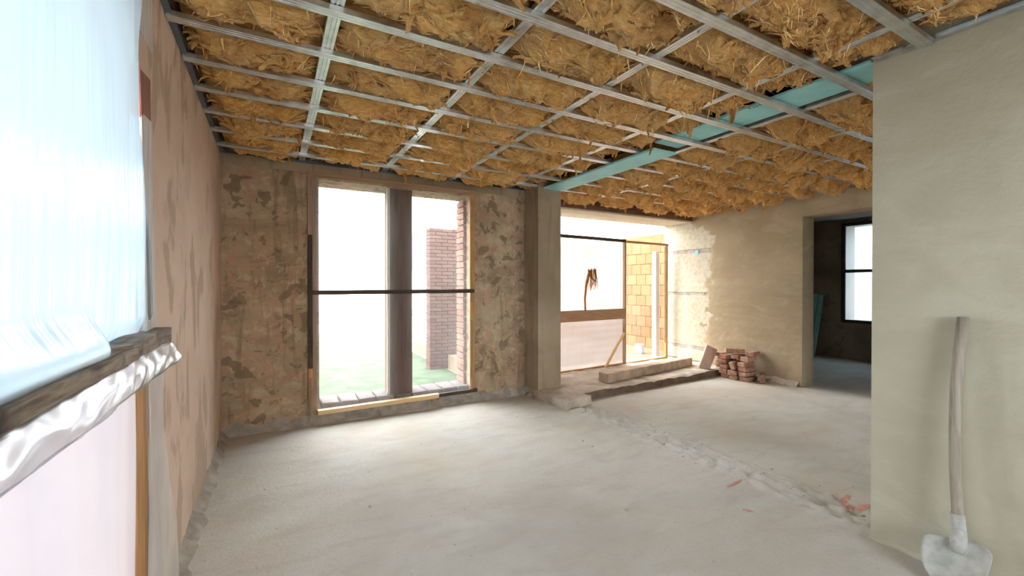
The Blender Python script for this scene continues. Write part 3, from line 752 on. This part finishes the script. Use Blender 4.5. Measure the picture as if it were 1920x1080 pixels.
# masonry pier between the two lights
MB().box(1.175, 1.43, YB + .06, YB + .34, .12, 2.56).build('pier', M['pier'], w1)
timber('pier_batten', (1.155, YB + .075, .2), (1.155, YB + .075, 2.56), .03, .03, M['pale'], w1, up=(0, 1, 0), seed=9)
for k in range(9):
    x = OX0 + .03 + k * .195
    link('brick', cbox_mesh('brick', .178, .36, .075, .010, .006), M['brick_sill'], w1, (x + .085, YB + .20, .155), (0, 0, rnd.uniform(-.02, .02)))
bsh = [cbox_mesh('brick', .24, .05, .068, .006, .004) for _ in range(3)]
for k in range(30):                                   # brick reveal on the right side
    link('brick', bsh[k % 3], M['brick_out'], w1, (OX1 - .012 + rnd.uniform(-.004, .004), YB + .26, .23 + k * .078), (0, 0, PI / 2 + rnd.uniform(-.02, .02)))
def sheet(name, X, Y, Z, mat, label, cat='plastic sheet', group=None):
    o = link(name, grid_mesh(name, X, Y, Z), mat); return tag(o, label, cat, group)
zz, xx = np.meshgrid(np.linspace(1.385, 2.60, 40), np.linspace(.33, 2.17, 60))
sheet('plastic_sheet', xx, YB - .027 - .010 * sstep(.0, .3, xx - .33) * (1 - sstep(1.9, 2.17, xx)) + .006 * noise(xx * 3, zz * 2, 1.0) + .003 * noise(xx * 2, zz * 14, 5.0), zz, M['sheet_back'], 'clear polythene sheet over the upper half of the far window')
zz, xx = np.meshgrid(np.linspace(.16, 1.365, 40), np.linspace(.33, 2.17, 60))
sheet('plastic_sheet', xx, YB - .029 + .007 * noise(xx * 3, zz * 2, 3.0) - .02 * sstep(.35, .16, zz), zz, M['sheet_back'], 'clear polythene sheet over the lower half of the far window')
zz, xx = np.meshgrid(np.linspace(.0, 1, 14), np.linspace(-1, 1, 6))
sheet('plastic_tail', .335 - .02 * (1 - zz) + xx * (.006 + .035 * zz * (1.2 - zz)), YB - .055 - .02 * (1 - zz) + .010 * np.sin(xx * 2 + zz * 5), .04 + .45 * zz, M['flap'], 'loose pointed tail of polythene hanging at the lower left corner of the far window')

# ------------------------------------------------------------------ terrace door (door_1)
d1 = empty('door_1', (4.95, 5.40, PZ), kind='structure', label='temporary timber and polythene screen in the terrace doorway')
DL = (3.30, 5.315); DR = (6.515, 5.535)
def dp(u, off=0.0):           # point on the screen plane for an image column
    d = _F * FPX + _R * (u - 960); d = d[:2]
    a = np.array(DL); b = np.array(DR) - a; t = np.linalg.solve(np.array([b, -d]).T, -a)[0]
    n = np.array([b[1], -b[0]]) / np.linalg.norm(b); p = a + b * t + n * off; return p
def dz(u, v):
    d = _F * FPX + _R * (u - 960) + _U * (540 - v); p = dp(u); k = p[0] / d[0]; return CAM_H + d[2] * k
def P3(u, v, off=0.0): p = dp(u, off); return (float(p[0]), float(p[1]), float(dz(u, v)))
nrm = (math.sin(.0684), -math.cos(.0684), 0)
ztop = dz(1110, 446); 
def hor(u0, u1, z, off=0.0):
    a, b = dp(u0, off), dp(u1, off); return (float(a[0]), float(a[1]), z), (float(b[0]), float(b[1]), z)
a, b = hor(990, 1170, 2.205, .02); timber('top_rail', a, b, .05, .04, M['dark_x'], d1, up=nrm, seed=21)
a, b = hor(1168, 1251, 2.195, .01); timber('top_rail', a, b, .035, .04, M['brown_x'], d1, up=nrm, seed=22)
a, b = hor(990, 1168, .965, .02); timber('rail_board', a, b, .175, .028, M['brown_x'], d1, up=nrm, seed=23)
pz = dp(1170, .01); timber('post', (pz[0], pz[1], .10), (pz[0], pz[1], 2.23), .038, .05, M['brown_z'], d1, up=nrm, seed=24)
pz = dp(1248.5, .0); timber('post', (pz[0], pz[1], .11), (pz[0], pz[1], 2.19), .05, .05, M['pine_z'], d1, up=nrm, seed=25)
pz = dp(1244, .03); timber('post_strip', (pz[0], pz[1], .40), (pz[0], pz[1], 2.15), .03, .02, M['brown_z'], d1, up=nrm, seed=26)
a, b = hor(990, 1250, .10, .0); timber('bottom_rail', a, b, .045, .045, M['pine_z'], d1, up=nrm, seed=27)
timber('brace', P3(1131, 692, .03), P3(1168, 624, .03), .045, .022, M['pine_x'], d1, up=nrm, seed=28)
def door_sheet(u0, u1, z0, z1, off, mat, label, amp=.006):
    a, b = dp(u0, off), dp(u1, off); s, z = np.meshgrid(np.linspace(0, 1, 40), np.linspace(z0, z1, 40))
    d = amp * noise(s * 5, z * 3, u0 * .1) + amp * .5 * noise(s * 3, z * 12, u0 * .1 + 4)
    sheet('plastic_sheet', a[0] + (b[0] - a[0]) * s + nrm[0] * d, a[1] + (b[1] - a[1]) * s + nrm[1] * d, z, mat, label)
door_sheet(990, 1170, 1.04, 2.20, -.015, M['sheet_door'], 'milky polythene sheet over the upper left part of the terrace door')
door_sheet(990, 1170, .11, .90, -.015, M['sheet_door2'], 'milky polythene sheet below the rail board of the terrace door', .012)
door_sheet(990, 1254, 2.21, 2.575, -.012, M['sheet_clear'], 'polythene strip above the top rail of the terrace door')
door_sheet(1171, 1248, .12, 2.19, -.012, M['sheet_clear'], 'clear polythene in the right opening of the terrace door, clay block wall behind')
# bristle brush stuck between sheet and board
br = empty('hand_brush', tuple(P3(1096, 580, .045)), 'brown long-bristled brush standing against the polythene on the rail board', 'brush')
hp = [P3(1094, 582, .045), P3(1093, 560, .045), P3(1096, 530, .045), P3(1102, 508, .045)]
v, f = tube(hp, [.014, .016, .02, .024], 8); link('handle', fixn(mesh('handle', v, f)), M['straw'], br, smooth=True)
mb = MB(); rb = random.Random(5)
for k in range(34):
    u0 = 1098 + 14 * rb.random(); q = rb.random()
    pts = [P3(u0, 503 + rb.uniform(0, 4), .045 + .02 * rb.random()), P3(u0 + 1 + 3 * q, 522, .045), P3(u0 + (q - .55) * 14, 536 + 10 * rb.random(), .045)]
    v, f = tube(pts, [.006, .005, .002], 4); mb.add(v, f)
o = mb.build('bristles', M['straw'], br); o['kind'] = 'stuff'

# ------------------------------------------------------------------ left window (window_2)
w2 = empty('window_2', (XL, .6, .2), kind='structure', label='large window covered with polythene in the left wall')
timber('post', (XL + .016, 1.945, .05), (XL + .016, 1.945, 1.22), .13, .03, M['pine_z'], w2, up=(1, 0, 0), seed=31)
timber('post_board', (XL + .014, 2.04, 2.06), (XL + .014, 2.03, 2.225), .15, .03, M['red_z'], w2, up=(1, 0, 0), seed=32, ends=.012)
timber('post_board', (XL + .014, 2.11, 1.28), (XL + .014, 2.04, 2.07), .15, .03, M['grey_z'], w2, up=(1, 0, 0), seed=33)
timber('sill_beam', (-.398, -.9, 1.252), (-.396, 2.15, 1.252), .078, .062, M['old_y'], w2, up=(0, 0, 1), seed=34, wob=.010, n=60, ends=.02)
timber('clamp_batten', (-.347, -.9, 1.262), (-.347, 1.60, 1.252), .016, .034, M['old_y'], w2, up=(0, 0, 1), seed=35, wob=.005, n=50, ends=.02)
timber('head_board', (XL + .012, -.95, 2.62), (XL + .012, 2.06, 2.62), .08, .025, M['grey_z'], w2, up=(1, 0, 0), seed=36)

# upper sheet
ys_, zs_ = np.meshgrid(np.linspace(0, 1, 340), np.linspace(1.235, 2.63, 80))
edge = 1.93 + .05 * sstep(2.2, 2.6, zs_) + .17 * sstep(2.1, 1.4, zs_)
yy = -.92 + (edge + .92) * ys_
pl = sstep(2.25, 1.45, zs_)
xx = XL + .030 + .022 * np.sin(PI * ys_) * np.sin(PI * (zs_ - 1.2) / 1.45) + .010 * noise(yy * 1.6, zs_ * 1.3, 1.0) \
    + pl * (.0085 * noise(yy * 22, zs_ * 1.2, 2.0) + .0055 * noise(yy * 48, zs_ * 1.4, 3.0)) + .004 * (1 - pl) * noise(yy * 6, zs_ * 6, 4.0)
tuck = sstep(1.40, 1.285, zs_) * (1 - sstep(1.42, 1.46, yy)); xx = xx + tuck * (-.353 - xx)
back = sstep(1.34, 1.27, zs_) * sstep(1.42, 1.46, yy); xx = np.where(back > 0, xx + back * (XL + .006 - xx), xx)
sheet('plastic_sheet', xx, yy, zs_, M['sheet_left'], 'big bluish polythene sheet bulging over the upper left window')
# lower sheet
yy, zz = np.meshgrid(np.linspace(-.9, 1.885, 120), np.linspace(.02, 1.225, 60))
sheet('plastic_sheet', XL + .028 + .012 * noise(yy * 2.2, zz * 1.4, 8.0) + .004 * noise(yy * 18, zz * 1.5, 9.0), yy, zz, M['sheet_low'], 'white milky polythene below the weathered beam of the left window')
s_, zz = np.meshgrid(np.linspace(0, 1, 24), np.linspace(.02, 1.20, 60))
e1 = 2.20 + .30 * sstep(1.0, .1, zz) + .015 * noise(zz * 9, 0 * zz, 2.0); yy = 1.985 + (e1 - 1.985) * s_
sheet('plastic_edge', XL + .030 + .012 * np.sin(s_ * 6 + 1.2 * zz) + .02 * s_ * (1 - zz * .7) + .006 * noise(yy * 12, zz * 4, 4.0), yy, zz, M['edge'], 'loose polythene edge hanging over the wall right of the orange post')
# crumpled flap under the batten
s_, t_ = np.meshgrid(np.linspace(0, 1, 220), np.linspace(0, 1, 26))
yy = -.9 + (2.13 + .9 + .03 * np.sin(t_ * 3)) * s_
bot = 1.118 + .016 * noise(yy * 5, 0 * yy, 3.0)
top = 1.232 + .006 * noise(yy * 9, 0 * yy, 7.0)
zz = top + (bot - top) * t_
cr = np.sin(PI * np.clip(t_ * 1.1, 0, 1))
xx = -.362 + .030 * np.sin(PI * t_ * .85) + .012 * cr * (1 - np.abs(noise(yy * 6 + t_ * 1.8, t_ * 1.6, 6.0)) * 2) + .0025 * noise(yy * 18 + t_ * 3, t_ * 2.5, 5.0) - .025 * sstep(.6, 1, t_)
sheet('plastic_flap', xx, yy, zz, M['flap'], 'crumpled clear polythene flap hanging under the weathered beam at left')

# ------------------------------------------------------------------ next-room window (window_3) and boards
w3 = empty('window_3', (X2, (WY0 + WY1) / 2, WZ0), kind='structure', label='dark-framed window covered with polythene in the next room')
xw = X2 - .02
for (a, b, c, d, nme) in ((WY1 + .02, WZ0 - .04, WY1 + .02, WZ1 + .05, 'frame_side'), (WY0 - .02, WZ0 - .04, WY0 - .02, WZ1 + .05, 'frame_side')):
    timber(nme, (xw, a, b), (xw, c, d), .07, .04, M['dark_z'], w3, up=(1, 0, 0), seed=41)
zmid = float(un(1610, 508, 0, X2)[2])
for z, nme in ((WZ0 - .02, 'frame_sill'), (zmid, 'cross_batten'), (WZ1 + .02, 'frame_head')):
    timber(nme, (xw, WY0 - .04, z), (xw, WY1 + .04, z), .06, .04, M['dark_x'], w3, up=(1, 0, 0), seed=42)
yy, zz = np.meshgrid(np.linspace(WY0, WY1, 30), np.linspace(WZ0, WZ1, 30))
sheet('plastic_sheet', X2 - .010 + .004 * noise(yy * 4, zz * 3, 2.0), yy, zz, M['sheet_r2'], 'bluish polythene over the window of the next room')
for k in range(2):
    a = un(1524 + 7 * k, 666, 2, 0.0); t = un(1529 + 6 * k, 553 + 2 * k, 0, 9.80 - .02 * k)
    v = Vector(t) - Vector(a)
    o = timber('leaning_board', (9.45 + .03 * k, 4.66 - .095 * k, .006), (9.84, 4.66 - .095 * k, 1.27 - .02 * k), .085, .02, M['xps'], None, up=(1, 0, .3), seed=50 + k, wob=.001)
    tag(o, ('turquoise board leaning in the dark next room, nearest the door jamb', 'turquoise board leaning in the next room, right of its twin')[k], 'board', 'turquoise boards in the next room')

# ------------------------------------------------------------------ brick pile by the right wall
BRK = [cbox_mesh('brick_shape', .26, .125, .066, .007, .006) for _ in range(6)]
bc = [0]
def brick(x, y, z, rz=0.0, rx=0.0, ry=0.0, label='', mat='brick', me=None):
    me = me or BRK[bc[0] % 6].copy(); bc[0] += 1
    o = link('old_brick', me, M[mat], None, (x, y, z), (rx, ry, rz))
    tag(o, label, 'brick', 'old bricks piled by the right wall'); return o
h0 = .0345; st = .0735; X0 = 6.29
lab = ['bottom', 'second', 'third', 'fourth', 'fifth', 'sixth']
for k, (dx, dr) in enumerate([(.0, .02), (-.015, -.03), (-.02, .02), (-.03, -.02), (.03, .06)]):
    brick(X0 + dx, 3.905 + .004 * k, h0 + st * k, dr, label='old brick, %s layer of the right-hand stack in the pile' % lab[k] if k < 4 else 'loose old brick topping the right-hand stack of the pile')
brick(X0 - .02, 4.060, h0, -.03, label='bottom brick of the middle stack in the pile')
brick(X0 - .05, 4.068, h0 + st, .03, label='second brick of the middle stack in the pile')
brick(X0 - .045, 4.068, h0 + st * 1.5 + .072, .03, rx=1.35, label='old brick standing tilted on edge in the middle of the pile')
brick(X0 + .02, 4.062, h0 + st * 4.0 + .014, .02, label='old brick lying on top of the middle of the pile')
for k, (dx, dr) in enumerate([(.01, .04), (-.02, -.02), (-.01, .03), (-.02, -.03)]):
    brick(X0 + dx, 4.222 + .004 * k, h0 + st * k, dr, label='old brick, %s layer of the left-hand stack in the pile' % lab[k])
brick(X0 - .035, 4.205, h0 + st * 4, -.08, label='old brick on top of the left-hand stack')
brick(X0 - .02, 4.12, h0 + st * 5 + .030, -.75, label='topmost old brick lying crosswise on the pile')
brick(X0 + .10, 3.90, h0 + st * 5 + .004, .25, label='dark old brick at the back of the pile top, against the plaster')
for k in range(5):
    brick(X0 + .105, 4.375 + .003 * k, h0 + st * k, (.05, -.04, .03, .0, .12)[k], label='old brick, %s from the floor behind the leaning clay tile' % ORD[k])
brick(6.385, 3.745, .0645, .5, rx=PI / 2, label='single dark red brick standing on edge right of the pile')
tme_ = cbox_mesh('clay_tile', .20, .035, .40, .006, .006)
o = link('clay_tile', tme_, M['tile'], None, (6.115, 4.475, .27), (-.05, .42, -.35)); tag(o, 'large flat pinkish clay tile leaning against the left of the brick pile', 'tile')

# ------------------------------------------------------------------ shovel
sh = empty('shovel', (2.90, .75, .0), 'long-handled shovel caked with dry mortar leaning on the partition wall', 'shovel')
hz = [(1.292, 2.968, .753), (1.15, 2.962, .763), (.95, 2.953, .773), (.75, 2.944, .775), (.55, 2.935, .770), (.38, 2.927, .760), (.20, 2.918, .750)]
hv, hf = tube([(x, y, z) for z, x, y in hz], [.0215, .0228, .0225, .0215, .0215, .022, .022], 14)
hd = link('shaft', fixn(mesh('shaft', hv, hf)), M['ash'], sh, smooth=False)
for p in hd.data.polygons: p.use_smooth = len(p.vertices) == 4
tv, tf = tube([(2.925, .758, .33), (2.921, .752, .25), (2.914, .750, .19), (2.895, .748, .15)], [.027, .029, .033, .022], 14)
link('socket', fixn(mesh('socket', tv, tf)), M['foam'], sh, smooth=True)
uu, tt = np.meshgrid(np.linspace(-1, 1, 27), np.linspace(0, 1, 27))
half = .118 * np.where(tt < .16, np.sqrt(np.clip(1 - ((.16 - tt) / .16) ** 2, 0, 1)) * .55 + .45, np.sqrt(np.clip(1 - ((tt - .16) / .86) ** 2.4, .0, 1)))
half = np.maximum(half, .01)
lx = uu * half; ly = tt * .27
dish = .035 * (1 - uu ** 2) * np.sin(PI * np.clip(tt * .9 + .1, 0, 1)); rib = .012 * np.exp(-(lx / .022) ** 2) * (1 - sstep(0, .55, tt))
# blade frame: origin under the socket, down-and-out direction, width along the wall
od = np.array([-.60, 0, -.80]); od = od / np.linalg.norm(od); sd_ = np.array([.10, -1, 0]); sd_ /= np.linalg.norm(sd_); nn = np.cross(od, sd_)
if nn[0] > 0: nn = -nn
sk = .045 * uu * (tt - .3)
lift = (-dish + rib)
o0 = np.array([2.916, .752, .212])
Xb = o0[0] + od[0] * (ly + sk) + sd_[0] * lx + nn[0] * lift; Yb = o0[1] + od[1] * (ly + sk) + sd_[1] * lx + nn[1] * lift; Zb = o0[2] + od[2] * (ly + sk) + sd_[2] * lx + nn[2] * lift
Zb = np.maximum(Zb, .008)
bl = link('blade', grid_mesh('blade', Xb, Yb, Zb), M['pan'], sh); sm = bl.modifiers.new('thick', 'SOLIDIFY'); sm.thickness = .004

# ------------------------------------------------------------------ crumbs
mb = MB(); rc = random.Random(12)
for k in range(200):
    x, y = rc.uniform(-.3, 6.2), rc.uniform(.8, 4.1)
    if k < 90: x, y = rc.gauss(3.2, .16), rc.uniform(1.2, 4.0)
    if 2.9 < x < 3.4 and y < 1.2: continue
    s = rc.choice([.003, .004, .006, .009]) if k < 70 else (rc.choice([.0025, .003, .004, .005]) if k < 190 else .008)
    v, f = chamfer(s * 2, s * 1.6, s * 1.2, s * .3, s * .3, rc); zf = float(floor_z(np.array(x), np.array(y)))
    mb.add([(p[0] + x, p[1] + y, p[2] + zf + s * .5) for p in v], f)
o = mb.build('floor_crumbs', M['crumb']); tag(o, 'small crumbs of mortar scattered over the concrete floor', 'debris', kind='stuff')

# ------------------------------------------------------------------ outside
g = MB(); g.box(-40, 50, -40, 60, -.5, -.31); o = g.build('ground', M['gravel']); o['kind'] = 'structure'; o['label'] = 'outdoor ground given a pale gravel tone to bounce light indoors'  # outdoor ground made pale gravel for its light bounce
g = MB(); g.box(-14, 3.15, 5.9, 17, -.32, -.29); o = g.build('ground_lawn', M['grass']); o['kind'] = 'structure'; o['label'] = 'green lawn outside the far window'
g = MB(); g.box(3.2, 7.75, 5.77, 11.0, -.45, -.02); o = g.build('floor_terrace', M['terrace']); o['kind'] = 'structure'; o['label'] = 'wet brown concrete terrace outside the door'
wa = MB(); wa.box(7.72, 8.0, 5.76, 11.6, -.45, 2.62); ow = struct('wall_annex', wa, M['block'], 'orange clay block wall beside the terrace')
bsh = [cbox_mesh('clay_block', .045, .288, .238, .004, .003) for _ in range(4)]
for k in range(10):
    for i in range(19):
        y = 5.80 + i * .296 + (.148 if k % 2 else 0)
        if y > 11.4: continue
        link('clay_block', bsh[(i * 3 + k) % 4], M['block'], ow, (7.71, y + .148, .10 + k * .246))
fr = MB(); fr.box(0, .06, 0, .14, 0, 2.1); 
pj = dp(1243, -.16); o = link('foam_jamb', cbox_mesh('foam_jamb', .10, .09, 1.95, .006, .004), M['white'], None, (float(pj[0]), float(pj[1]), 1.10)); tag(o, 'white upright jamb strip standing outside the terrace door', 'jamb strip')
q = un(1200, 655, 2, .06); o = link('white_block', cbox_mesh('white_block', .16, .14, .20, .01, .01), M['white'], None, (float(q[0]), float(q[1]), .08), (0, 0, .4)); tag(o, 'small white block lying on the terrace', 'block')
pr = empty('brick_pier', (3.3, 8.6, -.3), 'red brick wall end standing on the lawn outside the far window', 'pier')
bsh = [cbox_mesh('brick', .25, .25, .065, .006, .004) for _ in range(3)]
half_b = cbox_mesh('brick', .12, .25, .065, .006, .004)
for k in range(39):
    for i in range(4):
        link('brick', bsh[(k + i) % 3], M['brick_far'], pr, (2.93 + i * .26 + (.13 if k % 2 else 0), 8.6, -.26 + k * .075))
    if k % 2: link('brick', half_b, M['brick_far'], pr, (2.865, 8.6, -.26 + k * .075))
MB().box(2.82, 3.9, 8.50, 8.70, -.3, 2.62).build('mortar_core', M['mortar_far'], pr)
hb = empty('house', (4, 26, -.3), 'pale neighbouring house with blue grey roof beyond the lawn', 'house')
MB().box(-9, 22, 26, 34, -.3, 2.6).build('house_wall', M['white'], hb)
v = [(-10, 25.4, 2.5), (23, 25.4, 2.5), (23, 34.6, 2.5), (-10, 34.6, 2.5), (-10, 30, 5.0), (23, 30, 5.0)]
link('roof', mesh('roof', v, [(0, 1, 5, 4), (2, 3, 4, 5), (0, 4, 3), (1, 2, 5), (3, 2, 1, 0)]), M['roof'], hb)
